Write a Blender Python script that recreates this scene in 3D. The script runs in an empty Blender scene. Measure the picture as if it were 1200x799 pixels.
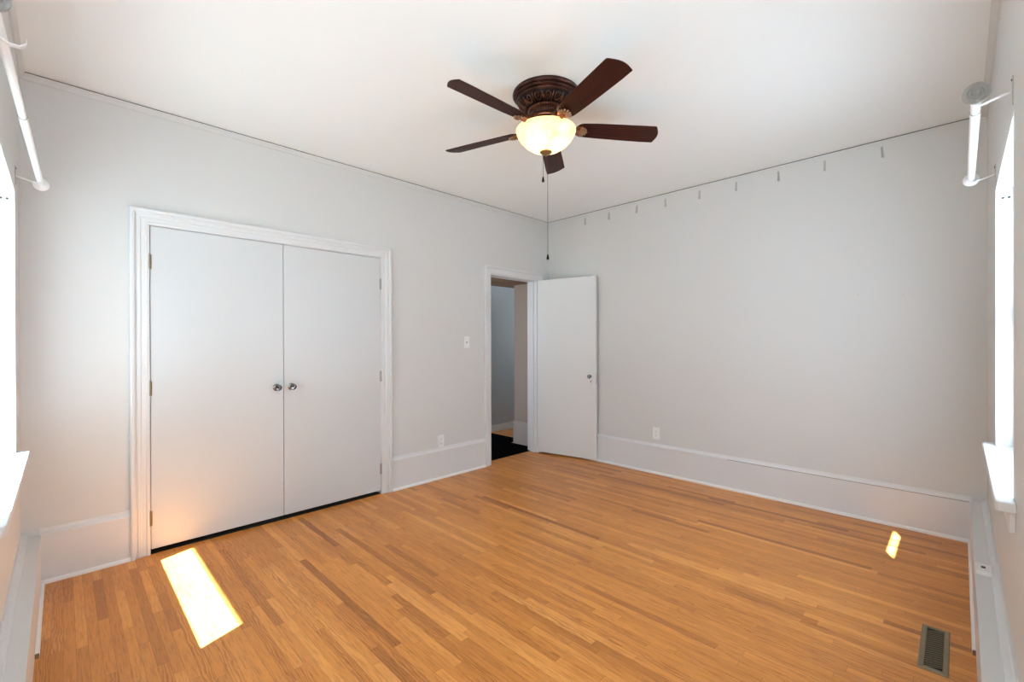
import bpy, bmesh, math, random
from mathutils import Vector, Matrix
random.seed(7)
PI = math.pi
SC = bpy.context.scene
COL = SC.collection

# ---------------------------------------------------------------- camera, world, sun, exposure
F_PX, YAW, PITCH, ROLL, CY = 526.22, 0.7843, -0.0019, -0.0023, 2.4
EYE = Vector((0.0, 0.0, 1.30))
def make_camera():
    cam = bpy.data.cameras.new('camera')
    cam.sensor_width = 36.0
    cam.lens = 36.0 * F_PX / 1200.0
    cam.shift_y = CY / 1200.0
    cam.clip_start = 0.02
    o = bpy.data.objects.new('camera', cam); COL.objects.link(o)
    fw = Vector((math.cos(YAW), math.sin(YAW), 0)); r = Vector((math.sin(YAW), -math.cos(YAW), 0)); up = Vector((0, 0, 1))
    fw2 = math.cos(PITCH)*fw + math.sin(PITCH)*up; up2 = math.cos(PITCH)*up - math.sin(PITCH)*fw
    r3 = math.cos(ROLL)*r + math.sin(ROLL)*up2; up3 = math.cos(ROLL)*up2 - math.sin(ROLL)*r
    m = Matrix((r3, up3, -fw2)).transposed().to_4x4()
    m.translation = EYE
    o.matrix_world = m
    SC.camera = o
make_camera()

SKY_STRENGTH = 5.2
SKY_COL = (0.83, 0.96, 1.05, 1)
GROUND_COL = (1.22, 1.42, 1.54, 1)
SUN_STRENGTH = 92.0
SUN_DIR = Vector((1.0, 0.38, -1.47))
w = bpy.data.worlds.new('world'); SC.world = w; w.use_nodes = True
bg = w.node_tree.nodes['Background']
bg.inputs[1].default_value = SKY_STRENGTH
_N, _L = w.node_tree.nodes, w.node_tree.links
_tc = _N.new('ShaderNodeTexCoord'); _sp = _N.new('ShaderNodeSeparateXYZ'); _rp = _N.new('ShaderNodeValToRGB')
_mr = _N.new('ShaderNodeMapRange'); _mr.inputs[1].default_value = -1; _mr.inputs[2].default_value = 1
_L.new(_tc.outputs['Generated'], _sp.inputs[0]); _L.new(_sp.outputs[2], _mr.inputs[0]); _L.new(_mr.outputs[0], _rp.inputs[0])
_e = _rp.color_ramp.elements
_e[0].position = 0.0; _e[0].color = GROUND_COL; _e[1].position = 1.0; _e[1].color = SKY_COL
_a = _e.new(0.49); _a.color = GROUND_COL; _b = _e.new(0.51); _b.color = SKY_COL
_L.new(_rp.outputs[0], bg.inputs[0])
sun = bpy.data.lights.new('sun', 'SUN'); sun.energy = SUN_STRENGTH; sun.angle = math.radians(0.5); sun.color = (0.82, 0.92, 1.18)
so = bpy.data.objects.new('sun', sun); COL.objects.link(so)
so.rotation_euler = SUN_DIR.to_track_quat('-Z', 'Y').to_euler()
SC.view_settings.view_transform = 'Standard'
SC.view_settings.look = 'None'
SC.view_settings.gamma = 1.0
SC.view_settings.use_curve_mapping = False
SC.view_settings.exposure = 0.04
try:
    SC.cycles.use_denoising = True
    SC.cycles.max_bounces = 14
    SC.cycles.diffuse_bounces = 10
    SC.cycles.transparent_max_bounces = 12
    SC.cycles.caustics_reflective = False
    SC.cycles.caustics_refractive = False
    SC.cycles.sample_clamp_indirect = 8.0
except Exception:
    pass

# ---------------------------------------------------------------- room measures (metres, camera stands at x=0, y=0)
XR, YL, H = 4.154, 3.53, 2.745          # right wall plane x, closet wall plane y, ceiling
XA, YB = -0.158, -0.1225                # window walls
SILL, HEAD = 0.80, 2.03
SILL_A = 0.778
WA = (2.0, 3.175)                       # window opening in the near-left wall (y range)
WA_FILL = (0.25, 1.25)  # unseen opening added beside the camera for more daylight
WB_FILL = (0.10, 0.95)  # likewise unseen, added as fill daylight
WB = (2.133, 3.17)                      # window opening in the near-right wall (x range)

def portal(name, loc, rot, sx, sy):
    l = bpy.data.lights.new(name, 'AREA'); l.shape = 'RECTANGLE'; l.size = sx; l.size_y = sy
    l.cycles.is_portal = True
    o = bpy.data.objects.new(name, l); COL.objects.link(o); o.location = loc; o.rotation_euler = rot
portal('sky_portal_near_left', (XA-0.20, sum(WA)/2, (SILL+HEAD)/2), (0, -PI/2, 0), HEAD-SILL, WA[1]-WA[0])
portal('sky_portal_near_right', (sum(WB)/2, YB-0.20, (SILL+HEAD)/2), (PI/2, 0, PI), WB[1]-WB[0], HEAD-SILL)
portal('sky_portal_added_left', (XA-0.20, sum(WA_FILL)/2, (SILL+HEAD)/2), (0, -PI/2, 0), HEAD-SILL, WA_FILL[1]-WA_FILL[0])
portal('sky_portal_added_right', (sum(WB_FILL)/2, YB-0.20, (SILL+HEAD)/2), (PI/2, 0, PI), WB_FILL[1]-WB_FILL[0], HEAD-SILL)
portal('sky_portal_hall_end', (6.28, 4.45, 1.55), (0, PI/2, 0), 1.1, 0.75)
portal('sky_portal_hall_side', (2.55, 4.45, 1.5), (0, -PI/2, 0), 0.8, 0.6)

# ---------------------------------------------------------------- materials
def srgb(r, g, b):
    f = lambda c: (c/255/12.92) if c/255 <= 0.04045 else ((c/255+0.055)/1.055)**2.4
    return (f(r), f(g), f(b), 1)
def mat(name, col, rough=0.5, metal=0.0, bump=0.0, bscale=60, var=0.0, vscale=4, coat=0.0, spec=0.5):
    m = bpy.data.materials.new(name); m.use_nodes = True
    nt = m.node_tree; N = nt.nodes; L = nt.links; b = N['Principled BSDF']
    b.inputs['Roughness'].default_value = rough; b.inputs['Metallic'].default_value = metal
    b.inputs['Coat Weight'].default_value = coat; b.inputs['Specular IOR Level'].default_value = spec
    tc = N.new('ShaderNodeTexCoord')
    n = N.new('ShaderNodeTexNoise'); n.inputs['Scale'].default_value = vscale; n.inputs['Detail'].default_value = 4
    L.new(tc.outputs['Object'], n.inputs['Vector'])
    mx = N.new('ShaderNodeMix'); mx.data_type = 'RGBA'
    mx.inputs[6].default_value = col
    mx.inputs[7].default_value = tuple(c*(1-var) for c in col[:3]) + (1,)
    L.new(n.outputs['Fac'], mx.inputs[0]); L.new(mx.outputs[2], b.inputs['Base Color'])
    if bump:
        n2 = N.new('ShaderNodeTexNoise'); n2.inputs['Scale'].default_value = bscale; n2.inputs['Detail'].default_value = 3
        L.new(tc.outputs['Object'], n2.inputs['Vector'])
        bp = N.new('ShaderNodeBump'); bp.inputs['Strength'].default_value = bump; bp.inputs['Distance'].default_value = 0.01
        L.new(n2.outputs['Fac'], bp.inputs['Height']); L.new(bp.outputs['Normal'], b.inputs['Normal'])
    return m
M_WALL = mat('wall_paint', (0.62, 0.618, 0.60, 1), 0.55, bump=0.06, bscale=9, var=0.02, vscale=1.2, spec=0.3)
M_CEIL = mat('ceiling_paint', (0.84, 0.88, 0.875, 1), 0.7, bump=0.05, bscale=5, var=0.01, vscale=1)
M_TRIM = mat('trim_paint', (0.665, 0.67, 0.67, 1), 0.38, bump=0.03, bscale=14, var=0.02, vscale=3)
M_CLOSET = mat('closet_door_paint_dimmed', (0.585, 0.60, 0.60, 1), 0.36, bump=0.02, bscale=7, var=0.03, vscale=2)  # same door paint, darkened to offset strong window light on the closets
M_DOOR = mat('door_paint', (0.665, 0.67, 0.66, 1), 0.36, bump=0.02, bscale=7, var=0.02, vscale=2)
M_SHOE = mat('shoe_moulding_paint', (0.80, 0.78, 0.76, 1), 0.4)
M_GAP = mat('gap_shade', (0.012, 0.011, 0.010, 1), 0.9)  # near-black colour standing in for shade in gaps and under closet doors
M_BRASS = mat('aged_brass', (0.30, 0.23, 0.15, 1), 0.4, metal=0.9, var=0.3, vscale=80)
M_STEEL = mat('nickel', (0.42, 0.39, 0.37, 1), 0.35, metal=0.9, var=0.2, vscale=80)
M_ROSE = mat('dark_rosette', (0.32, 0.31, 0.31, 1), 0.15, metal=1.0)
M_CHROME = mat('chrome', (0.55, 0.55, 0.56, 1), 0.12, metal=1.0)
M_PLATE = mat('plate_plastic', (0.78, 0.78, 0.77, 1), 0.3)
M_SLOT = mat('slot_dark', (0.05, 0.05, 0.05, 1), 0.6)
M_ROD = mat('rod_enamel', (0.85, 0.87, 0.87, 1), 0.3)
M_DISC = mat('disc_pewter', (0.42, 0.41, 0.38, 1), 0.5, metal=0.2, bump=0.6, bscale=220, var=0.3, vscale=120)
M_VENT = mat('vent_enamel', (0.23, 0.175, 0.10, 1), 0.45, metal=0.3, var=0.15, vscale=30)
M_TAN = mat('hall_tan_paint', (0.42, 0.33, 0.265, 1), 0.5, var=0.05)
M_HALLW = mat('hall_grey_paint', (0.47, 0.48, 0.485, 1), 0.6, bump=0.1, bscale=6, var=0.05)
M_RUG = mat('black_rug', (0.006, 0.006, 0.007, 1), 1.0, bump=0.6, bscale=250, var=0.4, vscale=30, spec=0.0)
M_CUT = mat('raw_cut_wood', (0.25, 0.13, 0.06, 1), 0.7)
M_CLIP = mat('hook_painted_metal', (0.42, 0.41, 0.385, 1), 0.45)

def floor_mat():
    m = bpy.data.materials.new('oak_strip_floor'); m.use_nodes = True
    nt = m.node_tree; N = nt.nodes; L = nt.links; b = N['Principled BSDF']
    def math_(op, a, bb=None, c=None):
        n = N.new('ShaderNodeMath'); n.operation = op
        for i, v in enumerate((a, bb, c)):
            if v is None: continue
            if isinstance(v, (int, float)): n.inputs[i].default_value = v
            else: L.new(v, n.inputs[i])
        return n.outputs[0]
    def comb(x, y, z=0.0):
        n = N.new('ShaderNodeCombineXYZ')
        for i, v in enumerate((x, y, z)):
            if isinstance(v, (int, float)): n.inputs[i].default_value = v
            else: L.new(v, n.inputs[i])
        return n.outputs[0]
    def white(vec):
        n = N.new('ShaderNodeTexWhiteNoise'); n.noise_dimensions = '3D'; L.new(vec, n.inputs['Vector']); return n
    def ramp(f, stops):
        n = N.new('ShaderNodeValToRGB'); r = n.color_ramp
        while len(r.elements) < len(stops): r.elements.new(0.5)
        for e, (p, c) in zip(r.elements, stops): e.position = p; e.color = c
        L.new(f, n.inputs['Fac']); return n.outputs['Color']
    tc = N.new('ShaderNodeTexCoord'); sp = N.new('ShaderNodeSeparateXYZ'); L.new(tc.outputs['Object'], sp.inputs[0])
    X, Y = sp.outputs[0], sp.outputs[1]
    xs = math_('DIVIDE', X, 0.0382); row = math_('FLOOR', xs)
    wr = white(comb(row, 3.3, 1.7))
    sc_ = N.new('ShaderNodeSeparateColor'); L.new(wr.outputs['Color'], sc_.inputs[0])
    ln = math_('MULTIPLY_ADD', sc_.outputs[0], 0.80, 0.40)
    ys = math_('ADD', math_('DIVIDE', Y, ln), math_('MULTIPLY', sc_.outputs[1], 7.0))
    idx = math_('FLOOR', ys)
    wp = white(comb(row, idx, 9.1))
    pc = N.new('ShaderNodeSeparateColor'); L.new(wp.outputs['Color'], pc.inputs[0])
    base = ramp(pc.outputs[0], [(0.0, (0.37, 0.125, 0.022, 1)), (0.10, (0.54, 0.202, 0.037, 1)), (0.8, (0.64, 0.252, 0.050, 1)), (1.0, (0.72, 0.31, 0.075, 1))])
    # fine grain stretched along the strip
    off = math_('MULTIPLY', pc.outputs[1], 31.0)
    g = N.new('ShaderNodeTexNoise'); g.inputs['Scale'].default_value = 1.0; g.inputs['Detail'].default_value = 6; g.inputs['Roughness'].default_value = 0.65
    L.new(comb(math_('MULTIPLY', X, 150.0), math_('MULTIPLY_ADD', Y, 9.0, off), off), g.inputs['Vector'])
    # cathedral figure
    wv = N.new('ShaderNodeTexWave'); wv.wave_type = 'BANDS'; wv.bands_direction = 'X'
    wv.inputs['Scale'].default_value = 1.0; wv.inputs['Distortion'].default_value = 16.0; wv.inputs['Detail'].default_value = 3.0; wv.inputs['Detail Scale'].default_value = 0.8
    L.new(comb(math_('MULTIPLY', X, 30.0), math_('MULTIPLY_ADD', Y, 5.0, off), off), wv.inputs['Vector'])
    wfac = math_('MULTIPLY', math_('POWER', wv.outputs['Fac'], 2.0), math_('MULTIPLY', math_('GREATER_THAN', pc.outputs[2], 0.62), 0.6))
    def mixc(fac, a, col):
        n = N.new('ShaderNodeMix'); n.data_type = 'RGBA'; n.blend_type = 'MULTIPLY'
        if isinstance(fac, (int, float)): n.inputs[0].default_value = fac
        else: L.new(fac, n.inputs[0])
        L.new(a, n.inputs[6])
        if isinstance(col, tuple): n.inputs[7].default_value = col
        else: L.new(col, n.inputs[7])
        return n.outputs[2]
    c = mixc(wfac, base, (0.52, 0.38, 0.26, 1))
    gr = ramp(g.outputs['Fac'], [(0.30, (0.58, 0.47, 0.34, 1)), (0.52, (1, 1, 1, 1)), (0.75, (1.12, 1.16, 1.2, 1))])
    c = mixc(0.75, c, gr)
    # broad wear
    wn = N.new('ShaderNodeTexNoise'); wn.inputs['Scale'].default_value = 1.7; wn.inputs['Detail'].default_value = 3
    L.new(tc.outputs['Object'], wn.inputs['Vector'])
    c = mixc(0.5, c, ramp(wn.outputs['Fac'], [(0.3, (0.85, 0.80, 0.74, 1)), (0.7, (1.08, 1.1, 1.12, 1))]))
    # seams
    fx = math_('FRACT', xs); dx = math_('MULTIPLY', math_('MINIMUM', fx, math_('SUBTRACT', 1.0, fx)), 0.0382)
    fy = math_('FRACT', ys); dy = math_('MULTIPLY', math_('MINIMUM', fy, math_('SUBTRACT', 1.0, fy)), ln)
    seam = math_('MAXIMUM', math_('LESS_THAN', dx, 0.0006), math_('LESS_THAN', dy, 0.0008))
    c = mixc(math_('MULTIPLY', seam, 0.55), c, (0.25, 0.16, 0.10, 1))
    # small dark knots and nail spots
    v = N.new('ShaderNodeTexVoronoi'); v.inputs['Scale'].default_value = 1.9
    L.new(comb(X, math_('MULTIPLY', Y, 0.6)), v.inputs['Vector'])
    c = mixc(math_('MULTIPLY', math_('LESS_THAN', v.outputs['Distance'], 0.011), 0.85), c, (0.12, 0.07, 0.04, 1))
    L.new(c, b.inputs['Base Color'])
    rr = N.new('ShaderNodeMapRange'); rr.inputs[3].default_value = 0.27; rr.inputs[4].default_value = 0.42
    L.new(g.outputs['Fac'], rr.inputs[0]); L.new(rr.outputs[0], b.inputs['Roughness'])
    b.inputs['Specular IOR Level'].default_value = 0.45
    bp = N.new('ShaderNodeBump'); bp.inputs['Strength'].default_value = 0.25; bp.inputs['Distance'].default_value = 0.002
    hgt = math_('SUBTRACT', math_('MULTIPLY', g.outputs['Fac'], 0.35), seam)
    L.new(hgt, bp.inputs['Height']); L.new(bp.outputs['Normal'], b.inputs['Normal'])
    return m
M_FLOOR = floor_mat()

def wood_mat(name, dark, light, rough, scale=1.0, coat=0.3):
    m = bpy.data.materials.new(name); m.use_nodes = True
    N = m.node_tree.nodes; L = m.node_tree.links; b = N['Principled BSDF']
    tc = N.new('ShaderNodeTexCoord'); mp = N.new('ShaderNodeMapping'); mp.inputs['Scale'].default_value = (3*scale, 60*scale, 60*scale)
    L.new(tc.outputs['Object'], mp.inputs[0])
    n = N.new('ShaderNodeTexNoise'); n.inputs['Scale'].default_value = 1.0; n.inputs['Detail'].default_value = 5
    L.new(mp.outputs[0], n.inputs['Vector'])
    r = N.new('ShaderNodeValToRGB'); r.color_ramp.elements[0].position = 0.3; r.color_ramp.elements[0].color = dark
    r.color_ramp.elements[1].position = 0.7; r.color_ramp.elements[1].color = light
    L.new(n.outputs['Fac'], r.inputs[0]); L.new(r.outputs[0], b.inputs['Base Color'])
    b.inputs['Specular IOR Level'].default_value = 0.22; b.inputs['Roughness'].default_value = rough; b.inputs['Coat Weight'].default_value = coat; b.inputs['Coat Roughness'].default_value = 0.2
    return m
M_BLADE = wood_mat('mahogany_blade', (0.012, 0.002, 0.0012, 1), (0.050, 0.008, 0.003, 1), 0.5, 1.0, 0.0)
M_SOFFIT = wood_mat('soffit_wood', (0.16, 0.085, 0.04, 1), (0.30, 0.18, 0.10, 1), 0.6, 0.5, 0.0)
M_BRONZE = mat('oiled_bronze', (0.07, 0.024, 0.015, 1), 0.38, metal=0.75, bump=0.2, bscale=60, var=0.5, vscale=25)
M_BRONZE_D = mat('dark_bronze', (0.020, 0.010, 0.009, 1), 0.4, metal=0.9, var=0.5, vscale=30)
M_COPPER = mat('copper_highlight', (0.32, 0.13, 0.075, 1), 0.35, metal=0.85, var=0.45, vscale=60)
M_CARVE = mat('carved_bronze', (0.17, 0.085, 0.06, 1), 0.35, metal=0.85, var=0.5, vscale=60)
M_SHELL = mat('shell_brass', (0.42, 0.24, 0.14, 1), 0.35, metal=0.8, var=0.4, vscale=60)

def glass_pane(name, frosted=False):
    m = bpy.data.materials.new(name); m.use_nodes = True
    N = m.node_tree.nodes; L = m.node_tree.links; N.remove(N['Principled BSDF'])
    out = N['Material Output']
    mx = N.new('ShaderNodeMixShader'); gl = N.new('ShaderNodeBsdfGlossy'); gl.inputs['Roughness'].default_value = 0.05
    if frosted:
        t = N.new('ShaderNodeBsdfTranslucent'); t.inputs[0].default_value = (0.86, 0.88, 0.88, 1); mx.inputs[0].default_value = 0.04
    else:
        t = N.new('ShaderNodeBsdfTransparent'); t.inputs[0].default_value = (0.97, 0.98, 0.97, 1); mx.inputs[0].default_value = 0.05
    L.new(t.outputs[0], mx.inputs[1]); L.new(gl.outputs[0], mx.inputs[2]); L.new(mx.outputs[0], out.inputs[0])
    return m
M_PANE = glass_pane('clear_pane'); M_FROST = glass_pane('added_frost_pane', True)  # frosting is added to hold back and spread the sun

def crystal():
    m = bpy.data.materials.new('knob_crystal'); m.use_nodes = True
    b = m.node_tree.nodes['Principled BSDF']
    b.inputs['Transmission Weight'].default_value = 0.97; b.inputs['Roughness'].default_value = 0.03; b.inputs['IOR'].default_value = 1.52
    b.inputs['Base Color'].default_value = (0.93, 0.94, 0.95, 1)
    return m
M_CRYSTAL = crystal()

def bowl_mat():
    m = bpy.data.materials.new('alabaster_glass'); m.use_nodes = True
    N = m.node_tree.nodes; L = m.node_tree.links; N.remove(N['Principled BSDF']); out = N['Material Output']
    tc = N.new('ShaderNodeTexCoord'); n = N.new('ShaderNodeTexNoise'); n.inputs['Scale'].default_value = 14; n.inputs['Detail'].default_value = 5
    L.new(tc.outputs['Object'], n.inputs['Vector'])
    r = N.new('ShaderNodeValToRGB'); r.color_ramp.elements[0].position = 0.3; r.color_ramp.elements[0].color = (0.95, 0.66, 0.32, 1)
    r.color_ramp.elements[1].position = 0.65; r.color_ramp.elements[1].color = (1.0, 0.86, 0.58, 1)
    L.new(n.outputs['Fac'], r.inputs[0])
    t = N.new('ShaderNodeBsdfTranslucent'); d = N.new('ShaderNodeBsdfDiffuse'); g = N.new('ShaderNodeBsdfGlossy'); g.inputs['Roughness'].default_value = 0.15
    L.new(r.outputs[0], t.inputs[0]); L.new(r.outputs[0], d.inputs[0])
    m1 = N.new('ShaderNodeMixShader'); m1.inputs[0].default_value = 0.35; L.new(t.outputs[0], m1.inputs[1]); L.new(d.outputs[0], m1.inputs[2])
    m2 = N.new('ShaderNodeMixShader'); m2.inputs[0].default_value = 0.04; L.new(m1.outputs[0], m2.inputs[1]); L.new(g.outputs[0], m2.inputs[2])
    L.new(m2.outputs[0], out.inputs[0])
    return m
M_BOWL = bowl_mat()

# ---------------------------------------------------------------- mesh helpers
def box(bm, x0, y0, z0, x1, y1, z1):
    x0, x1 = min(x0, x1), max(x0, x1); y0, y1 = min(y0, y1), max(y0, y1); z0, z1 = min(z0, z1), max(z0, z1)
    v = [bm.verts.new(p) for p in ((x0,y0,z0),(x1,y0,z0),(x1,y1,z0),(x0,y1,z0),(x0,y0,z1),(x1,y0,z1),(x1,y1,z1),(x0,y1,z1))]
    for f in ((0,3,2,1),(4,5,6,7),(0,1,5,4),(1,2,6,5),(2,3,7,6),(3,0,4,7)): bm.faces.new([v[i] for i in f])
    return v
def lathe(bm, prof, mtx=None, seg=48, rfun=None):
    """prof: (radius, z) list; axis z."""
    rings = []
    for i, (r, z) in enumerate(prof):
        if r < 1e-6: rings.append([bm.verts.new((0, 0, z))])
        else:
            ring = []
            for k in range(seg):
                a = 2*PI*k/seg; rr = r*(rfun(i, a) if rfun else 1)
                ring.append(bm.verts.new((rr*math.cos(a), rr*math.sin(a), z)))
            rings.append(ring)
    for A, B in zip(rings, rings[1:]):
        for k in range(seg):
            a, b_ = A[k % len(A)], A[(k+1) % len(A)]; c, d = B[(k+1) % len(B)], B[k % len(B)]
            f = []
            for q in (a, b_, c, d):
                if q not in f: f.append(q)
            if len(f) > 2: bm.faces.new(f)
    vs = [q for R in rings for q in R]
    if mtx: bmesh.ops.transform(bm, matrix=mtx, verts=vs)
    return vs
def tube(bm, pts, r, seg=12, cap=True):
    pts = [Vector(p) for p in pts]; rad = r if isinstance(r, (list, tuple)) else [r]*len(pts)
    rings = []; t0 = (pts[1]-pts[0]).normalized(); n = t0.orthogonal().normalized()
    for i, p in enumerate(pts):
        t = (pts[min(i+1, len(pts)-1)] - pts[max(i-1, 0)]).normalized()
        n = (n - t*n.dot(t)).normalized(); b = t.cross(n)
        rings.append([bm.verts.new(p + rad[i]*(math.cos(2*PI*k/seg)*n + math.sin(2*PI*k/seg)*b)) for k in range(seg)])
    for A, B in zip(rings, rings[1:]):
        for k in range(seg): bm.faces.new((A[k], A[(k+1) % seg], B[(k+1) % seg], B[k]))
    if cap: bm.faces.new(list(reversed(rings[0]))); bm.faces.new(rings[-1])
def prism(bm, poly, z0, z1, mtx=None):
    """closed outline poly [(x,y)] extruded z0..z1"""
    A = [bm.verts.new((x, y, z0)) for x, y in poly]; B = [bm.verts.new((x, y, z1)) for x, y in poly]
    bm.faces.new(list(reversed(A))); bm.faces.new(B); n = len(poly)
    for k in range(n): bm.faces.new((A[k], A[(k+1) % n], B[(k+1) % n], B[k]))
    if mtx: bmesh.ops.transform(bm, matrix=mtx, verts=A+B)
def extr(bm, poly3, d):
    """closed planar outline of 3D points extruded by vector d"""
    d = Vector(d); A = [bm.verts.new(p) for p in poly3]; B = [bm.verts.new(Vector(p)+d) for p in poly3]
    bm.faces.new(A); bm.faces.new(list(reversed(B))); n = len(A)
    for k in range(n): bm.faces.new((A[k], B[k], B[(k+1) % n], A[(k+1) % n]))
def obj(name, bm, m, parent=None, smooth=None, bevel=0.0):
    bmesh.ops.recalc_face_normals(bm, faces=bm.faces)
    me = bpy.data.meshes.new(name); bm.to_mesh(me); bm.free(); me.materials.append(m)
    if smooth is not None:
        for p in me.polygons: p.use_smooth = True
        me.set_sharp_from_angle(angle=math.radians(smooth))
    o = bpy.data.objects.new(name, me); COL.objects.link(o)
    if parent: o.parent = parent; o.matrix_parent_inverse = Matrix.Identity(4)
    if bevel:
        b = o.modifiers.new('bevel', 'BEVEL'); b.width = bevel; b.segments = 2; b.limit_method = 'ANGLE'
    return o
def new(): return bmesh.new()
def tag(o, label, cat, group=None):
    o['label'] = label; o['category'] = cat
    if group: o['group'] = group
    return o
def thing(name, label, cat, loc=(0,0,0), rot=(0,0,0), group=None):
    o = bpy.data.objects.new(name, None); COL.objects.link(o); o.location = loc; o.rotation_euler = rot; o.empty_display_size = 0.05
    return tag(o, label, cat, group)
def struct(name, bm, m, parent=None, **k):
    o = obj(name, bm, m, parent, **k)
    if not parent: o['kind'] = 'structure'
    return o
def struct_empty(name, loc=(0,0,0), rot=(0,0,0)):
    o = bpy.data.objects.new(name, None); COL.objects.link(o); o.location = loc; o.rotation_euler = rot; o['kind'] = 'structure'
    return o

# ---------------------------------------------------------------- shell
T = 0.14
bm = new(); box(bm, XA-T, YB-T, -0.12, 6.3, 5.0, 0.0); struct('floor', bm, M_FLOOR)
bm = new(); box(bm, XA-T, YB-T, H, XR+T, YL+T, H+0.12); struct('ceiling', bm, M_CEIL)

CLO = (0.378, 1.938, 2.03)     # closet opening x0, x1, top
BED = (3.205, 3.957, 2.03)     # bedroom door opening
def wall_x(bm, y0, y1, x0, x1, z1, holes):
    """wall running along x with holes (x0,x1,zb,zt)"""
    cur = x0
    for a, b, zb, zt in holes:
        box(bm, cur, y0, 0, a, y1, z1)
        if zb > 0: box(bm, a, y0, 0, b, y1, zb)
        box(bm, a, y0, zt, b, y1, z1); cur = b
    box(bm, cur, y0, 0, x1, y1, z1)
GAP = 0.0055
bm = new()
wall_x(bm, YL+0.03, YL+T, XA-T, XR+T, H, [(CLO[0], CLO[1], 0, CLO[2]), (BED[0], BED[1], 0, BED[2])])
wall_x(bm, YL, YL+0.03, XA, XR, H-GAP, [(CLO[0], CLO[1], 0, CLO[2]), (BED[0], BED[1], 0, BED[2])])
struct('wall_left', bm, M_WALL)
bm = new(); box(bm, XR+0.03, YB-T, 0, XR+T, YL+0.03, H); box(bm, XR, YB, 0, XR+0.03, YL, H-GAP); struct('wall_right', bm, M_WALL)
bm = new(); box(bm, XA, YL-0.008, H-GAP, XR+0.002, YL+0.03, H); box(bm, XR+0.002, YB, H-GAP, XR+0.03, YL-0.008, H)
struct('trim_ceiling_crack_shade', bm, M_GAP)  # dark strip set in the crack to paint its shade
# window walls: one window in view each, plus an unseen one added for daylight
TB = 0.08
bm = new()
cur = YB-TB
for y0_, y1_ in (WA_FILL, WA):
    box(bm, XA-T, cur, 0, XA, y0_, H); box(bm, XA-T, y0_, 0, XA, y1_, SILL_A-0.035); box(bm, XA-T, y0_, HEAD, XA, y1_, H); cur = y1_
box(bm, XA-T, cur, 0, XA, YL+0.03, H)
struct('wall_near_left', bm, M_WALL)
bm = new()
cur = XA
for x0_, x1_ in (WB_FILL, WB):
    box(bm, cur, YB-TB, 0, x0_, YB, H); box(bm, x0_, YB-TB, 0, x1_, YB, SILL-0.035); box(bm, x0_, YB-TB, HEAD, x1_, YB, H); cur = x1_
box(bm, cur, YB-TB, 0, XR+0.03, YB, H)
struct('wall_near_right', bm, M_WALL)

# closet interior, walls coloured dark to stand for its shade
bm = new()
box(bm, 0.2, YL+T+0.6, -0.02, 2.1, YL+T+0.64, 2.4); box(bm, 0.16, YL+T, -0.02, 0.2, YL+T+0.64, 2.4)
box(bm, 2.1, YL+T, -0.02, 2.14, YL+T+0.64, 2.4); box(bm, 0.2, YL+T, 2.36, 2.1, YL+T+0.6, 2.4)
struct('wall_closet_inside', bm, M_SLOT)
bm = new(); box(bm, CLO[0]+0.004, YL-0.004, 0.0, CLO[1]-0.004, YL+T+0.6, 0.003); struct('floor_closet_shade', bm, M_GAP)  # near-black sheet painting the shade below the closet doors

# hall beyond the bedroom door
HY = YL+T
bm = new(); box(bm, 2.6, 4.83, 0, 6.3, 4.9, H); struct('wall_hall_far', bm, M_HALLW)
bm = new(); box(bm, 2.53, HY, 0, 2.6, 4.15, H); box(bm, 2.53, 4.75, 0, 2.6, 4.9, H); box(bm, 2.53, 4.15, 0, 2.6, 4.75, 1.1); box(bm, 2.53, 4.15, 1.9, 2.6, 4.75, H); struct('wall_hall_side', bm, M_HALLW)  # unseen hole added to let sky light into the hall
bm = new(); box(bm, 6.24, 4.08, 0, 6.3, 4.83, 1.0); box(bm, 6.24, 4.08, 2.1, 6.3, 4.83, H); struct('wall_hall_end', bm, M_HALLW)  # opening at the unseen end, added to light the hall
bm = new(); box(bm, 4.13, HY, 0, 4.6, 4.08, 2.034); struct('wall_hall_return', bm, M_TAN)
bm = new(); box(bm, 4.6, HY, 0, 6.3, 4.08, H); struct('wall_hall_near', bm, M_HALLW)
bm = new(); box(bm, 2.5, HY, H, 6.3, 4.9, H+0.1); struct('ceiling_hall', bm, M_CEIL)
bm = new()
for i in range(5): box(bm, 2.6, HY+0.005+i*0.127, 2.035, 4.6, HY+0.127+i*0.127, 2.10)
struct('trim_hall_soffit', bm, M_SOFFIT)
bm = new(); box(bm, 2.6, 4.81, 0, 6.24, 4.83, 0.09); box(bm, 2.6, 4.80, 0, 6.24, 4.81, 0.02); struct('baseboard_hall_far', bm, M_TRIM)
bm = new(); box(bm, 4.108, HY, 0, 4.13, 4.08, 0.27); box(bm, 4.10, HY, 0.27, 4.13, 4.08, 0.285); struct('baseboard_hall_return', bm, mat('hall_base_paint', (0.52, 0.46, 0.41, 1), 0.45))

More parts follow.
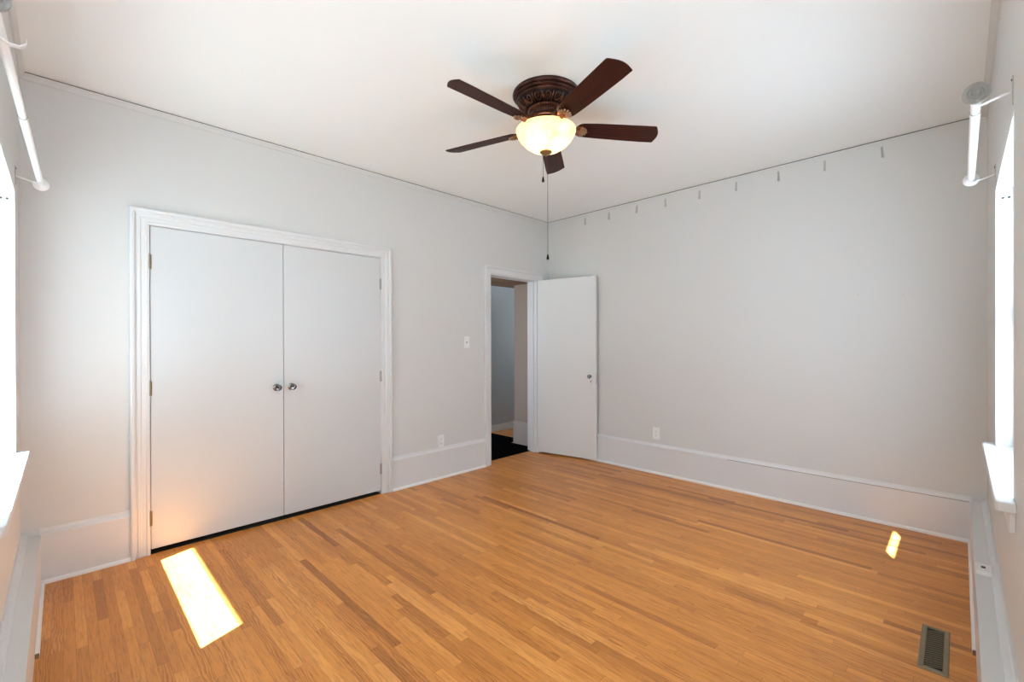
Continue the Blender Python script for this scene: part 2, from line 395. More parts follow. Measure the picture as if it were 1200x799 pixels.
# ---------------------------------------------------------------- baseboards, mouldings
def board_x(bm, y, s, x0, x1, d, hgt):        # along x, wall plane y, room side direction s
    box(bm, x0, y, 0, x1, y+s*d, hgt)
def cap_x(bm, y, s, x0, x1, d, z0, z1):
    p = [(x0, y, z0), (x0, y+s*(d+0.006), z0), (x0, y+s*(d+0.004), z0+0.007), (x0, y+s*d*0.5, z0+0.018), (x0, y+s*0.006, z1), (x0, y, z1)]
    extr(bm, p, (x1-x0, 0, 0))
def cap_y(bm, x, s, y0, y1, d, z0, z1):
    p = [(x, y0, z0), (x+s*(d+0.006), y0, z0), (x+s*(d+0.004), y0, z0+0.007), (x+s*d*0.5, y0, z0+0.018), (x+s*0.006, y0, z1), (x, y0, z1)]
    extr(bm, p, (0, y1-y0, 0))
BH = 0.262
bm = new()
for a, b in ((XA+0.07, 0.287), (2.031, 3.122)):
    board_x(bm, YL, -1, a, b, 0.02, BH)
    cap_x(bm, YL, -1, a, b, 0.018, BH, 0.295)
struct('baseboard_left', bm, M_TRIM)
bm = new(); box(bm, XR-0.02, YB+0.07, 0, XR, YL, BH); cap_y(bm, XR, -1, YB+0.07, YL, 0.018, BH+0.002, 0.292); struct('baseboard_right', bm, M_TRIM)
bm = new(); box(bm, XA, YB, 0, XA+0.075, YL, 0.262); cap_y(bm, XA, 1, YB, YL, 0.02, 0.262, 0.292); struct('baseboard_near_left', bm, M_TRIM)
bm = new(); box(bm, XA+0.075, YB, 0, XR, YB+0.076, 0.266); cap_x(bm, YB, 1, XA+0.075, XR, 0.02, 0.266, 0.294); struct('baseboard_near_right', bm, M_TRIM)
# dark crack between board and cap on the right wall
bm = new(); box(bm, XR-0.0215, YB+0.08, BH-0.002, XR-0.018, 1.45, BH+0.0015); struct('trim_baseboard_crack', bm, mat('base_crack', (0.16, 0.14, 0.13, 1), 0.8))

def shoe(name, p0, p1, inward, d=0.016, hh=0.02):
    """quarter-round shoe from p0 to p1 on the floor; inward = unit vector to the room"""
    bm = new(); p0 = Vector(p0); p1 = Vector(p1); n = Vector(inward)
    prof = [(0, 0), (d, 0), (d, hh*0.45), (d*0.8, hh*0.8), (d*0.4, hh), (0, hh)]
    extr(bm, [p0 + n*a + Vector((0, 0, b)) for a, b in prof], p1-p0)
    return struct(name, bm, M_SHOE)
shoe('trim_shoe_left', (XA+0.075, YL-0.02, 0), (0.284, YL-0.02, 0), (0, -1, 0))
shoe('trim_shoe_middle', (2.034, YL-0.02, 0), (3.12, YL-0.02, 0), (0, -1, 0))
shoe('trim_shoe_right', (XR-0.02, YB+0.076, 0), (XR-0.02, YL, 0), (-1, 0, 0))
shoe('trim_shoe_near_left', (XA+0.075, 2.70, 0), (XA+0.075, YL-0.02, 0), (1, 0, 0), 0.014, 0.02)
shoe('trim_shoe_near_right', (2.67, YB+0.076, 0), (XR-0.02, YB+0.076, 0), (0, 1, 0), 0.012, 0.02)
bm = new(); box(bm, XA+0.075, 2.692, 0, XA+0.088, 2.70, 0.018); struct('trim_shoe_end_near_left', bm, M_CUT)
bm = new(); box(bm, 2.662, YB+0.076, 0, 2.67, YB+0.0865, 0.018); struct('trim_shoe_end_near_right', bm, M_CUT)

# small crown bead under the ceiling
bm = new()
extr(bm, [(XA, YL, H-0.042), (XA, YL-0.005, H-0.040), (XA, YL-0.007, H-0.022), (XA, YL-0.012, H-0.014), (XA, YL-0.012, H-GAP), (XA, YL, H-GAP)], (XR-XA, 0, 0))
struct('trim_crown_left', bm, M_WALL)
bm = new()
extr(bm, [(XA, YB, H-0.03), (XA+0.008, YB, H-0.028), (XA+0.022, YB, H-0.008), (XA+0.022, YB, H), (XA, YB, H)], (0, YL-YB, 0))
struct('trim_crown_near_left', bm, M_WALL)
bm = new()
extr(bm, [(XA, YB, H-0.03), (XA, YB+0.008, H-0.028), (XA, YB+0.028, H-0.008), (XA, YB+0.028, H), (XA, YB, H)], (XR-XA, 0, 0))
struct('trim_crown_near_right', bm, M_WALL)

# ---------------------------------------------------------------- door casings (swept, mitred)
def casing(name, x0, x1, zt, prof, m=M_TRIM):
    """prof: list (offset outward from opening edge, depth from wall). Surround on the closet wall facing -y."""
    bm = new()
    loops = []
    for o_, d in prof:
        y = YL - d
        loops.append([(x0-o_, y, 0), (x0-o_, y, zt+o_), (x1+o_, y, zt+o_), (x1+o_, y, 0)])
    V = [[bm.verts.new(p) for p in l] for l in loops]
    n = len(V)
    for i in range(n):
        A, B = V[i], V[(i+1) % n]
        for k in range(3): bm.faces.new((A[k], A[k+1], B[k+1], B[k]))
    bm.faces.new([V[i][0] for i in range(n)]); bm.faces.new([V[i][3] for i in range(n)])
    return struct(name, bm, m)
prof1 = [(0, 0), (0, 0.016), (0.010, 0.019), (0.014, 0.019), (0.018, 0.014), (0.038, 0.015), (0.042, 0.020), (0.055, 0.021), (0.060, 0.017), (0.069, 0.018), (0.071, 0.032), (0.084, 0.034), (0.092, 0.030), (0.092, 0)]
casing('trim_closet_casing', CLO[0], CLO[1], CLO[2]-0.004, prof1)
prof2 = [(0, 0), (0, 0.014), (0.010, 0.018), (0.058, 0.018), (0.062, 0.030), (0.078, 0.032), (0.082, 0.028), (0.082, 0)]
casing('trim_bedroom_casing', BED[0], BED[1], BED[2]-0.005, prof2)
# jambs
bm = new()
x0, x1, zt = CLO
box(bm, x0-0.0, YL-0.006, 0, x0+0.004, YL+T, zt); box(bm, x1-0.004, YL-0.006, 0, x1, YL+T, zt); box(bm, x0, YL-0.006, zt-0.006, x1, YL+T, zt)
box(bm, x0, YL+0.034, 0.03, x0+0.02, YL+0.05, zt); box(bm, x1-0.02, YL+0.034, 0.03, x1, YL+0.05, zt); box(bm, x0+0.02, YL+0.034, zt-0.02, x1-0.02, YL+0.05, zt-0.006)
struct('trim_closet_jamb', bm, M_TRIM)
bm = new()
x0, x1, zt = BED
box(bm, x0, YL-0.006, 0, x0+0.012, HY+0.004, zt); box(bm, x1-0.012, YL-0.006, 0, x1, HY+0.004, zt); box(bm, x0+0.012, YL-0.006, zt-0.012, x1-0.012, HY+0.004, zt)
box(bm, x0+0.012, YL+0.04, 0, x0+0.022, YL+0.075, zt-0.012); box(bm, x1-0.022, YL+0.04, 0, x1-0.012, YL+0.075, zt-0.012)
struct('trim_bedroom_jamb', bm, M_TRIM)

# ---------------------------------------------------------------- doors
def rotx(a): return Matrix.Rotation(a, 4, 'X')
def crystal_knob(name, parent, loc, outward, r=0.024, rose=0.026):
    """faceted glass knob on a chrome rosette; outward is a unit vector"""
    q = Vector(outward).to_track_quat('Z', 'Y').to_matrix().to_4x4(); q.translation = Vector(loc)
    bm = new(); lathe(bm, [(0, 0.024), (r*0.45, 0.024), (r*0.72, 0.028), (r, 0.040), (r, 0.046), (r*0.72, 0.056), (0, 0.058)], q, 8)
    k = obj(name, bm, M_CRYSTAL, parent)
    bm = new(); lathe(bm, [(0, 0), (rose, 0), (rose, 0.002), (rose*0.75, 0.006), (r*0.42, 0.009), (r*0.36, 0.016), (r*0.46, 0.025), (0, 0.025)], q, 24)
    obj('rosette', bm, M_ROSE, k, smooth=40)
    bm = new(); lathe(bm, [(0, 0.0272), (r*0.34, 0.0272), (r*0.2, 0.045), (0, 0.05)], q, 12)
    obj('spindle_tip', bm, M_BRONZE_D, k, smooth=40)
    return k
def butt_hinge(parent, x, z, m, hgt=0.088):
    bm = new()
    y = YL-0.012
    for i in range(5):
        z0 = z-hgt/2+i*hgt/5
        lathe(bm, [(0, 0), (0.0062, 0), (0.0062, hgt/5-0.0015), (0, hgt/5-0.0015)], Matrix.Translation((x, y, z0)), 12)
    lathe(bm, [(0, 0), (0.004, 0.001), (0.0045, 0.004), (0.0, 0.008)], Matrix.Translation((x, y, z+hgt/2)), 10)
    box(bm, x-0.010, YL-0.0085, z-hgt/2, x+0.010, YL-0.004, z+hgt/2)
    return obj('hinge', bm, m, parent, smooth=40)
def closet_leaf(name, x0, x1, hx, zs, m, kx, label):
    bm = new(); box(bm, x0, YL-0.006, 0.030, x1, YL+0.030, 2.0205)
    d = obj(name, bm, M_CLOSET, bevel=0.0015); d['kind'] = 'structure'
    for z in zs: butt_hinge(d, hx, z, m)
    crystal_knob('knob', d, (kx, YL-0.006, 0.975), (0, -1, 0))
    return d
closet_leaf('door_1', 0.3845, 1.1495, 0.381, (1.80, 1.02, 0.22), M_BRASS, 1.103, '')
closet_leaf('door_2', 1.1535, 1.9315, 1.935, (1.80, 1.01, 0.215), M_STEEL, 1.205, '')

# open bedroom door: hinge at origin of its own frame, leaf along local +x
hinge = Vector((3.948, YL-0.014, 0)); free = Vector((4.092, 2.797, 0))
ang = math.atan2(free.y-hinge.y, free.x-hinge.x); LEN = (free-hinge).length
d3 = struct_empty('door_3', hinge, (0, 0, ang))
# local frame: +x towards free edge, room/camera side is local -y
bm = new(); box(bm, 0.003, 0.0, 0.018, LEN, 0.036, 2.022)
leaf = obj('door_leaf', bm, M_DOOR, d3, bevel=0.0015)
crystal_knob('knob', d3, (LEN-0.062, 0.0, 0.925), (0, -1, 0), 0.024, 0.014)
crystal_knob('knob', d3, (LEN-0.062, 0.036, 0.925), (0, 1, 0), 0.024, 0.014)
bm = new()   # keyhole escutcheon
prism(bm, [(0.008*math.cos(a), 0.014*math.sin(a)) for a in [2*PI*i/16 for i in range(16)]], 0, 0.002, Matrix.Translation((LEN-0.060, 0, 0.868)) @ rotx(PI/2))
k = obj('keyhole_plate', bm, M_CHROME, d3)
bm = new(); box(bm, LEN-0.0615, -0.0028, 0.860, LEN-0.0585, -0.0015, 0.876); obj('keyhole', bm, M_SLOT, k)
bm = new(); box(bm, LEN-0.001, 0.008, 0.84, LEN+0.0012, 0.028, 0.96); obj('latch_plate', bm, M_STEEL, d3)
for z in (0.22, 1.02, 1.80):
    bm = new(); lathe(bm, [(0, -0.045), (0.006, -0.045), (0.006, 0.045), (0, 0.045)], Matrix.Translation((-0.002, 0.034, z)), 10); obj('hinge', bm, M_BRASS, d3, smooth=40)

# ---------------------------------------------------------------- windows
def window(name, hinge_m, width, sun_slot, d_in, tw, zt=HEAD, zb=SILL):
    """local frame: x along the wall 0..width, y=0 wall face, -y outwards, z up. d_in = reveal depth before the sash"""
    root = struct_empty(name); root.matrix_world = hinge_m
    def o(nm, bm, m, par=root, **k): return obj(nm, bm, m, par, **k)
    bm = new()   # frame lining
    box(bm, 0, -tw, zb, 0.008, 0.002, zt); box(bm, width-0.008, -tw, zb, width, 0.002, zt); box(bm, 0.008, -tw, zt-0.008, width-0.008, 0.002, zt)
    fr = o('window_frame', bm, M_TRIM)
    bm = new()
    for px in (0.0, width):
        for dx in (0.022, 0.042):
            xx = px + (0.0085 if px == 0 else -0.0085)
            lathe(bm, [(0, -0.0014), (0.0052, -0.0014), (0.0052, 0.0014), (0, 0.0014)], Matrix.Translation((xx, -dx, zt-0.050)) @ Matrix.Rotation(PI/2, 4, 'Y'), 8)
    obj('screw_hole', bm, M_SLOT, fr)
    zm = (zt+zb)/2+0.03
    y1 = -d_in; y0 = y1-0.03
    # lower sash
    yu1 = y0-0.002; yu0 = yu1-0.018
    if sun_slot: y0 = y1-0.018; yu1, yu0 = y1, y0
    bm = new()
    box(bm, 0.008, y0, zb+0.0, 0.030, y1, zm-0.0005); box(bm, width-0.030, y0, zb, width-0.008, y1, zm-0.0005)
    box(bm, 0.030, y0, zb, width-0.030, y1, zb+0.05); box(bm, 0.030, y0, zm-0.03, width-0.030, y1, zm-0.0005)
    s1 = o('lower_sash', bm, M_TRIM)
    bm = new(); box(bm, 0.030, y0+0.012, zb+0.05, width-0.030, y0+0.016, zm-0.03); obj('pane', bm, M_FROST if sun_slot else M_PANE, s1)
    # upper sash sits a little further out
    bm = new()
    box(bm, 0.008, yu0, zm, 0.026, yu1, zt-0.008); box(bm, width-0.026, yu0, zm, width-0.008, yu1, zt-0.008)
    box(bm, 0.026, yu0, zt-0.02, width-0.026, yu1, zt-0.008); box(bm, 0.026, yu0, zm, width-0.026, yu1, zm+0.03)
    s2 = o('upper_sash', bm, M_TRIM)
    yg = yu0+0.008
    if not sun_slot:
        bm = new(); box(bm, 0.026, yg, zm+0.03, width-0.026, yg+0.003, zt-0.02); obj('pane', bm, M_PANE, s2)
    else:
        a, b, z0 = sun_slot
        bm = new(); box(bm, 0.026, yg, zm+0.03, width-0.026, yg+0.003, z0)
        box(bm, 0.026, yg, z0, a, yg+0.003, zt-0.02); box(bm, b, yg, z0, width-0.026, yg+0.003, zt-0.02)
        obj('pane', bm, M_FROST, s2)
        bm = new(); box(bm, a, yg, z0, b, yg+0.003, zt-0.02); obj('pane', bm, M_PANE, s2)
    # stool (sill board) and apron
    bm = new()
    box(bm, 0.0, -tw, zb-0.03, width, 0.0, zb)
    P = [(-0.075, 0.0), (-0.075, 0.036), (-0.065, 0.045), (width+0.065, 0.045), (width+0.075, 0.036), (width+0.075, 0.0)]
    prism(bm, P, zb-0.03, zb)
    o('window_sill', bm, M_TRIM, bevel=0.003)
    bm = new(); box(bm, -0.04, 0, zb-0.10, width+0.04, 0.014, zb-0.03); o('apron', bm, M_TRIM, bevel=0.002)
    return root
# near-left wall: local x -> -world y ... outward is -x
mA = Matrix(((0, 1, 0, XA), (-1, 0, 0, WA[1]), (0, 0, 1, 0), (0, 0, 0, 1)))
window('window_1', mA, WA[1]-WA[0], None, 0.080, T+0.01, zb=SILL_A)
mA2 = mA.copy(); mA2.translation = (XA, WA_FILL[1], 0); window('added_window_left', mA2, WA_FILL[1]-WA_FILL[0], None, 0.080, T+0.01, zb=SILL_A)  # added window out of view, evens out the daylight
# near-right wall: local x -> +world x, outward -y
mB = Matrix(((1, 0, 0, WB[0]), (0, 1, 0, YB), (0, 0, 1, 0), (0, 0, 0, 1)))
window('window_2', mB, WB[1]-WB[0], (0.13, 0.56, 1.825), 0.058, TB)  # added frosting; its clear slot trims the sun to a sliver
mB2 = mB.copy(); mB2.translation = (WB_FILL[0], YB, 0); window('added_window_right', mB2, WB_FILL[1]-WB_FILL[0], (0.4, 0.401, 2.0), 0.058, TB)  # added window out of view, frosted to keep direct sun out

# added unseen eave outside the near-left wall, cuts the sun beam short
bm = new(); box(bm, -1.174, -1.0, 2.60, XA-T, 5.0, 2.66); box(bm, -1.19, -1.0, 2.60, -1.174, 5.0, 2.72); struct('added_sun_eave', bm, M_TRIM)

# ---------------------------------------------------------------- ceiling fan
FC = Vector((1.999, 1.711, 0))
fan = thing('ceiling_fan', 'five-blade mahogany ceiling fan with carved bronze housing and lit glass bowl', 'ceiling fan', (FC.x, FC.y, H))
def Z(z): return z-H
bm = new()
lathe(bm, [(0.0, 0.0), (0.192, 0.0), (0.194, -0.010), (0.188, -0.018), (0.180, -0.020), (0.180, -0.028), (0.175, -0.034), (0.169, -0.036), (0.171, -0.042), (0.168, -0.048), (0.160, -0.052)], None, 72)
hs = obj('canopy', bm, M_BRONZE, fan, smooth=35)
bm = new()
lathe(bm, [(0.162, -0.050), (0.157, -0.062), (0.146, -0.075), (0.126, -0.086), (0.094, -0.093)], None, 72)
band = obj('filigree_band', bm, M_BRONZE_D, fan, smooth=60)
bm = new()   # carved scrolls on the band
def band_pt(a, t, out=0.003):
    P = [(0.162, -0.050), (0.157, -0.062), (0.146, -0.075), (0.126, -0.086), (0.094, -0.093)]
    f = t*(len(P)-1); i = min(int(f), len(P)-2); u = f-i
    r = P[i][0]*(1-u)+P[i+1][0]*u; z = P[i][1]*(1-u)+P[i+1][1]*u
    return Vector(((r+out*0.6)*math.cos(a), (r+out*0.6)*math.sin(a), z-out))
for k in range(16):
    a0 = 2*PI*k/16; s = 1 if k % 2 else -1
    pts = []
    for j in range(26):
        th = j/25*4.2*PI/1.6; rr = 1-j/25*0.82
        pts.append(band_pt(a0 + s*0.15*rr*math.cos(th), 0.48 + 0.40*rr*math.sin(th)))
    tube(bm, pts, [0.0036*(1-0.5*j/25) for j in range(26)], 6)
    tube(bm, [band_pt(a0+PI/16+s*0.05*(u-0.5), 0.1+0.8*u) for u in (0, .25, .5, .75, 1)], [0.001, 0.003, 0.0035, 0.003, 0.001], 6)
obj('carved_scroll', bm, M_CARVE, band, smooth=60)
bm = new()
lathe(bm, [(0.096, -0.090), (0.100, -0.094), (0.098, -0.102), (0.090, -0.106), (0.084, -0.110), (0.082, -0.124), (0.080, -0.134), (0.086, -0.140), (0.092, -0.150), (0.090, -0.160), (0.078, -0.166), (0.060, -0.170), (0.058, -0.188), (0.070, -0.192), (0.118, -0.196), (0.120, -0.202), (0.0, -0.202)], None, 64,
      rfun=None)
mot = obj('motor_housing', bm, M_BRONZE, fan, smooth=40)
bm = new()
for k in range(48):
    a = 2*PI*k/48
    bmesh.ops.create_icosphere(bm, subdivisions=1, radius=0.0050, matrix=Matrix.Translation((0.100*math.cos(a), 0.100*math.sin(a), -0.098)) @ Matrix.Diagonal((1, 1, 1.5, 1)))
for k in range(40):
    a = 2*PI*k/40
    bmesh.ops.create_icosphere(bm, subdivisions=1, radius=0.0028, matrix=Matrix.Translation((0.083*math.cos(a), 0.083*math.sin(a), -0.118)))
obj('bead_ring', bm, M_COPPER, mot, smooth=60)
bm = new()
lathe(bm, [(0.0885, -0.142), (0.0945, -0.148), (0.0945, -0.154), (0.0885, -0.160)], None, 64); obj('copper_ring', bm, M_COPPER, mot, smooth=60)
# light bowl
bm = new()
prof = [(0.166, -0.206), (0.1735, -0.210), (0.174, -0.218), (0.168, -0.236), (0.152, -0.264), (0.124, -0.294), (0.088, -0.318), (0.048, -0.332), (0.0, -0.337)]
lathe(bm, prof, None, 72)
bowl = obj('light_bowl', bm, M_BOWL, fan, smooth=60)
bm = new()
lathe(bm, [(0.0, -0.330), (0.034, -0.334), (0.036, -0.338), (0.030, -0.345), (0.016, -0.349), (0.010, -0.353), (0.006, -0.358), (0, -0.360)], None, 32)
obj('finial', bm, mat('finial_brass', (0.24, 0.15, 0.06, 1), 0.4, metal=0.7), fan, smooth=50)
for a in (0.9, 3.0, 5.1):
    l = bpy.data.lights.new('bulb', 'POINT'); l.energy = 1.0; l.color = (1.0, 0.80, 0.52); l.shadow_soft_size = 0.025
    o = bpy.data.objects.new('bulb', l); COL.objects.link(o); o.parent = fan; o.location = (0.055*math.cos(a), 0.055*math.sin(a), -0.25)
# blades
PITCH_B = math.radians(14)
def blade_outline():
    pts = []
    R0 = 0.175
    for i in range(11):                      # rounded root
        t = PI/2 + PI*i/10
        pts.append((R0+0.045+0.045*math.cos(t), 0.054*math.sin(t)))
    pts += [(0.30, -0.060), (0.45, -0.064), (0.60, -0.067), (0.648, -0.068), (0.656, -0.064)]
    for i in range(1, 10):                   # bowed tip
        u = i/10; pts.append((0.656+0.020*u+0.020*math.sin(PI*u), -0.064+0.129*u))
    pts += [(0.676, 0.066), (0.60, 0.067), (0.45, 0.064), (0.30, 0.059)]
    return pts
BO = blade_outline()
for k in range(5):
    a = math.radians(34.5+72*k)
    base = Matrix.Rotation(a, 4, 'Z') @ Matrix.Translation((0, 0, -0.196))
    tilt = base @ Matrix.Rotation(-PITCH_B, 4, 'X')
    bm = new(); prism(bm, BO, -0.003, 0.003)
    b = obj('blade', bm, M_BLADE, fan, bevel=0.001)
    b.matrix_local = tilt
    # arm: scroll from the motor to the blade, with a shell medallion under the blade root
    bm = new()
    tube(bm, [(0.078, 0, 0.044), (0.105, 0, 0.032), (0.128, 0, 0.010), (0.150, 0, -0.006), (0.175, 0, -0.010), (0.20, 0, -0.010)], [0.018, 0.017, 0.015, 0.014, 0.015, 0.012], 10)
    for s in (-1, 1):
        pts = []
        for j in range(18):
            th = j/17*3.0*PI; rr = 0.020*(1-j/17*0.8)
            pts.append((0.118+rr*math.cos(th), s*(0.014+0.004), 0.020+rr*math.sin(th)))
        tube(bm, pts, 0.0042, 6)
    prism(bm, [(0.196+0.034*math.cos(t), 0.034*math.sin(t)) for t in [2*PI*i/24 for i in range(24)]], -0.010, -0.004, Matrix.Rotation(-PITCH_B, 4, 'X'))
    arm = obj('blade_arm', bm, M_COPPER, fan, smooth=60); arm.matrix_local = base
    bm = new()   # shell: fan of ribs under the blade
    for j in range(7):
        th = (j-3)*0.40; L_ = 0.052-0.010*abs(j-3)/3
        p0 = Vector((0.196, 0, -0.012)); d = Vector((math.cos(th), math.sin(th), 0))
        tube(bm, [p0+d*0.006, p0+d*L_*0.5+Vector((0, 0, -0.004)), p0+d*L_*0.9, p0+d*L_], [0.002, 0.005, 0.0072, 0.003], 6)
    sh = obj('shell_medallion', bm, M_SHELL, arm, smooth=60)
    sh.matrix_local = Matrix.Rotation(-PITCH_B, 4, 'X')
# pull chains
vr = Vector((math.cos(YAW), math.sin(YAW), 0)); vs = Vector((math.sin(YAW), -math.cos(YAW), 0))
def chain(p, z0, z1, fob, lab):
    bm = new(); n = int((z0-z1)/0.006)
    tube(bm, [(p.x, p.y, z0), (p.x, p.y, z1)], 0.0011, 6)
    for i in range(n): bmesh.ops.create_icosphere(bm, subdivisions=1, radius=0.0019, matrix=Matrix.Translation((p.x, p.y, z0-i*0.006)))
    c = obj('pull_chain', bm, M_BRONZE, fan)
    bm = new(); lathe(bm, [(0, 0), (0.004, -0.002), (0.0055, -0.010), (0.0085, -0.026), (0.0075, -0.034), (0, -0.037)], Matrix.Translation((p.x, p.y, z1)), 14)
    obj('fob', bm, M_BRONZE_D, c, smooth=50)
chain(vr*0.155+vs*0.022, -0.19, 1.845-H, 0.035, '')
chain(vr*0.185+vs*(-0.004), -0.19, 2.335-H, 0.035, '')

# ---------------------------------------------------------------- wall hooks high on the right wall
hook_y = [2.977, 2.665, 2.336, 2.028, 1.697, 1.379, 1.052, 0.737, 0.394]
hook_lab = ['small painted picture hook closest to the far room corner, under the ceiling',
 'small painted picture hook, second out from the far room corner',
 'small painted picture hook, third out from the far room corner',
 'small painted picture hook, fourth out from the far room corner',
 'small painted picture hook at the middle of the row of nine',
 'small painted picture hook, fourth from the near-window end of the row',
 'small painted picture hook, third from the near-window end of the row',
 'small painted picture hook, second from the near-window end of the row',
 'small painted picture hook at the window end of the row, nearest the camera']
def hook_mesh():
    bm = new()
    # flat strap on the wall, folded forward at the foot into a little J
    box(bm, -0.002, -0.007, -0.040, -0.0003, 0.007, 0.040)
    tube(bm, [(-0.002, 0.003, 0.030), (-0.010, 0.003, 0.026), (-0.012, 0.003, 0.0), (-0.012, 0.003, -0.030), (-0.016, 0.003, -0.040), (-0.022, 0.003, -0.036), (-0.024, 0.003, -0.026)], 0.0025, 6)
    return bm
hp = obj('picture_hook', hook_mesh(), M_CLIP)
for i, y in enumerate(hook_y):
    o = hp if i == 0 else hp.copy()
    if i: COL.objects.link(o)
    o.location = (XR, y, 2.652 if i % 2 else 2.655)
    o.rotation_euler = (math.radians(random.uniform(-5, 5)), 0, 0)
    tag(o, hook_lab[i], 'hook', 'picture hooks in a row under the ceiling')
for y, z, lb in ((0.282, 1.626, 'tiny nail in the bare wall, the one nearer the window'), (0.533, 1.645, 'tiny nail in the bare wall, the one farther from the window')):
    bm = new(); lathe(bm, [(0, 0), (0.0035, 0), (0.0035, 0.003), (0, 0.003)], Matrix.Translation((XR, y, z)) @ Matrix.Rotation(-PI/2, 4, 'Y'), 8)
    tag(obj('wall_nail', bm, M_CLIP), lb, 'nail', 'nails in the bare wall')

# ---------------------------------------------------------------- outlets and switch
def outlet(loc, rz, label, dark=False):
    t = thing('wall_outlet', label, 'outlet', loc, (0, 0, rz))   # local: plate in xz plane, facing -y
    bm = new(); box(bm, -0.036, -0.006, -0.058, 0.036, 0, 0.058); obj('cover_plate', bm, M_PLATE, t, bevel=0.003)
    for z in (-0.020, 0.020):
        bm = new()
        prism(bm, [(0.0165*math.cos(a), 0.0145*math.sin(a)) for a in [2*PI*i/20 for i in range(20)]], 0, 0.0025, Matrix.Translation((0, -0.006, z)) @ rotx(PI/2))
        r = obj('receptacle', bm, M_PLATE, t)
        bm = new()
        for x in (-0.006, 0.006): box(bm, x-0.0012, -0.0092, z-0.002, x+0.0012, -0.0084, z+0.007)
        lathe(bm, [(0, 0), (0.0022, 0), (0.0022, 0.0008), (0, 0.0008)], Matrix.Translation((0, -0.0084, z-0.008)) @ rotx(PI/2), 10)
        obj('socket_slot', bm, M_SLOT, r)
    return t
outlet((2.566, YL, 0.352), 0, 'white duplex outlet just above the baseboard, between closet and doorway')
outlet((XR, 2.129, 0.395), -PI/2, 'white duplex outlet low on the bare wall beside the open door')
t = thing('light_switch', 'white toggle light switch beside the bedroom doorway', 'light switch', (2.885, YL, 1.30))
bm = new(); box(bm, -0.036, -0.006, -0.058, 0.036, 0, 0.058); obj('cover_plate', bm, M_PLATE, t, bevel=0.003)
bm = new(); extr(bm, [(-0.005, -0.006, -0.010), (-0.005, -0.016, 0.004), (-0.005, -0.014, 0.009), (-0.005, -0.006, 0.010)], (0.01, 0, 0)); obj('toggle', bm, M_CLIP, t)

# phone jack box on the baseboard ledge under the near-right window
t = thing('phone_jack', 'small white phone jack box with black port on the baseboard ledge', 'phone jack', (2.915, YB+0.048, 0.266))
bm = new(); box(bm, -0.05, -0.027, 0, 0.05, 0.027, 0.020); obj('jack_housing', bm, M_PLATE, t, bevel=0.003)
bm = new(); box(bm, -0.012, -0.006, 0.0195, 0.012, 0.008, 0.0212); obj('port', bm, M_SLOT, t)

# ---------------------------------------------------------------- floor register
t = thing('floor_vent', 'tan metal floor register with slanted louvres set in the oak floor', 'floor vent', (2.600, 0.077, 0))
W, D = 0.188, 0.046
bm = new()
def rim(o1, o2, z1, z2):
    A = [(-W+o1, -D+o1, z1), (W-o1, -D+o1, z1), (W-o1, D-o1, z1), (-W+o1, D-o1, z1)]; B = [(-W+o2, -D+o2, z2), (W-o2, -D+o2, z2), (W-o2, D-o2, z2), (-W+o2, D-o2, z2)]
    return A, B
loops = [[(-W+o, -D+o*q, z), (W-o, -D+o*q, z), (W-o, D-o*q, z), (-W+o, D-o*q, z)] for o, q, z in ((0, 1, 0.0), (0.003, 1, 0.005), (0.019, 0.9, 0.006), (0.021, 0.9, -0.002))]
V = [[bm.verts.new(p) for p in l] for l in loops]
for A, B in zip(V, V[1:]):
    for k in range(4): bm.faces.new((A[k], A[(k+1) % 4], B[(k+1) % 4], B[k]))
obj('vent_frame', bm, M_VENT, t)
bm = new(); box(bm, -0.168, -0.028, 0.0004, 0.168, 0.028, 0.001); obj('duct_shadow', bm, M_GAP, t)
bm = new()
n = 24
for i in range(n):
    x = -0.152 + 0.304*i/(n-1)
    extr(bm, [(x-0.0020+0.014, -0.0285, 0.0024), (x+0.0020+0.014, -0.0285, 0.0024), (x+0.0020-0.014, 0.0285, 0.0024), (x-0.0020-0.014, 0.0285, 0.0024)], (0, 0, 0.0010))
obj('louvre', bm, M_VENT, t)

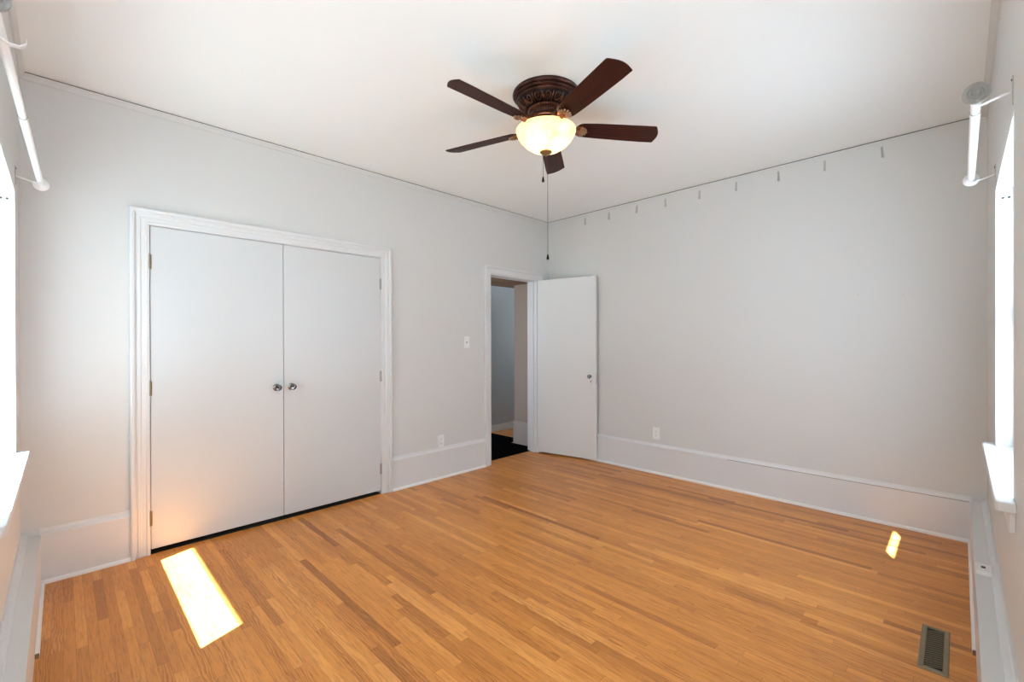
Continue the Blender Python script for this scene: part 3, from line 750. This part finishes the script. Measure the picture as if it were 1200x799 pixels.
# ---------------------------------------------------------------- curtain rods
def curtain_rod(label, near, far, wall_pt, inward, br, disc_r=0.034, hook=False, r1=0.0122, r2=0.0142):
    """near/far: rod ends; wall_pt(s) -> point on the wall at distance s along; inward unit vector"""
    near = Vector(near); far = Vector(far); ax = (far-near).normalized(); n = Vector(inward)
    t = thing('curtain_rod', label, 'curtain rod', near)
    L_ = (far-near).length
    q = ax.to_track_quat('Z', 'Y').to_matrix().to_4x4()
    bm = new(); m1 = 0.17 if not hook else 0.77
    lathe(bm, [(0, 0), (r1, 0), (r1, m1+0.02)], q, 24); lathe(bm, [(r1, m1), (r2, m1), (r2, L_), (0, L_)], q, 24)
    obj('rod', bm, M_ROD, t, smooth=40)
    bm = new(); lathe(bm, [(r1, m1-0.0035), (r2+0.0004, m1-0.0035), (r2+0.0004, m1+0.0005), (r1, m1+0.0005)], q, 24); obj('joint_ring', bm, M_CLIP, t)
    bm = new(); lathe(bm, [(r2, L_-0.03), (r2+0.003, L_-0.022), (0.026, L_-0.008), (0.031, L_), (0.031, L_+0.006), (0.0, L_+0.008)], q, 32); obj('end_cap', bm, M_ROD, t, smooth=40)
    bm = new()
    pr = [(0, -0.012)]
    for r, z in ((0.006, -0.013), (0.010, -0.009), (0.014, -0.012), (0.018, -0.008), (0.023, -0.011), (0.028, -0.007), (disc_r, -0.006), (disc_r, 0.002), (0.024, 0.010), (r1+0.001, 0.022)): pr.append((r, z))
    lathe(bm, pr, q, 32); obj('finial_disc', bm, M_DISC, t, smooth=30)
    for s in br:
        P = near + ax*s - near; P = ax*s
        # bracket: wall plate + arm dipping under the rod
        wp = wall_pt(near + P)
        wl = Vector(wp) - near
        up = Vector((0, 0, 1))
        dist = (P - wl).dot(n)
        foot = wl
        b = new()
        c0 = foot
        # plate
        e = ax*0.008; hgt = 0.045
        corners = [c0+e-up*hgt, c0-e-up*hgt, c0-e+up*hgt, c0+e+up*hgt]
        extr(b, corners, n*0.003)
        pl = obj('bracket_plate', b, M_CLIP, t)
        b = new()
        prof = [(0.003, -0.002), (dist*0.5, -0.012), (dist-0.014, -0.020), (dist, -0.0165), (dist+0.013, -0.010), (dist+0.017, 0.003)]
        if hook and s < 0.5: prof = [(0.003, 0.005), (dist*0.35, -0.002), (dist*0.6, -0.016), (dist, -0.020), (dist+0.018, -0.029), (dist+0.036, -0.028), (dist+0.047, -0.018), (dist+0.048, -0.004)]
        w_ = 0.008
        pts = [foot + n*a + up*bz for a, bz in prof]
        vs_ = []
        for p in pts:
            vs_.append([b.verts.new(p - ax*w_), b.verts.new(p + ax*w_), b.verts.new(p + ax*w_ - up*0.003), b.verts.new(p - ax*w_ - up*0.003)])
        for A, B in zip(vs_, vs_[1:]):
            for k in range(4): b.faces.new((A[k], A[(k+1) % 4], B[(k+1) % 4], B[k]))
        b.faces.new(vs_[0]); b.faces.new(list(reversed(vs_[-1])))
        obj('bracket_arm', b, M_ROD, pl)
        b = new(); lathe(b, [(0, 0.003), (0.004, 0.003), (0.004, 0.005), (0, 0.006)], Matrix.Translation(foot + up*0.033) @ n.to_track_quat('Z', 'Y').to_matrix().to_4x4(), 10); obj('screw', b, M_SLOT, pl)
curtain_rod('white curtain rod over the window beside the bare wall', (2.115, -0.038, 2.11), (3.225, -0.039, 2.11), lambda p: (p.x, YB, p.z), (0, 1, 0), (0.055, 1.08))
curtain_rod('white curtain rod over the window beside the closet wall', (-0.1155, 1.60, 2.11), (-0.073, 3.32, 2.11), lambda p: (XA, p.y, p.z), (1, 0, 0), (0.155, 1.62), hook=True, r1=0.0108, r2=0.0128)

# ---------------------------------------------------------------- rugs in the hall
bm = new(); box(bm, 3.22, HY-0.03, 0.0, 4.09, 4.11, 0.008); tag(obj('door_mat', bm, M_RUG, bevel=0.003), 'black mat lying in the bedroom doorway', 'mat')
bm = new(); box(bm, 2.75, 4.12, 0.0, 4.32, 4.74, 0.008); tag(obj('hall_rug', bm, M_RUG, bevel=0.003), 'black rug on the hall floor beyond the doorway mat', 'rug')
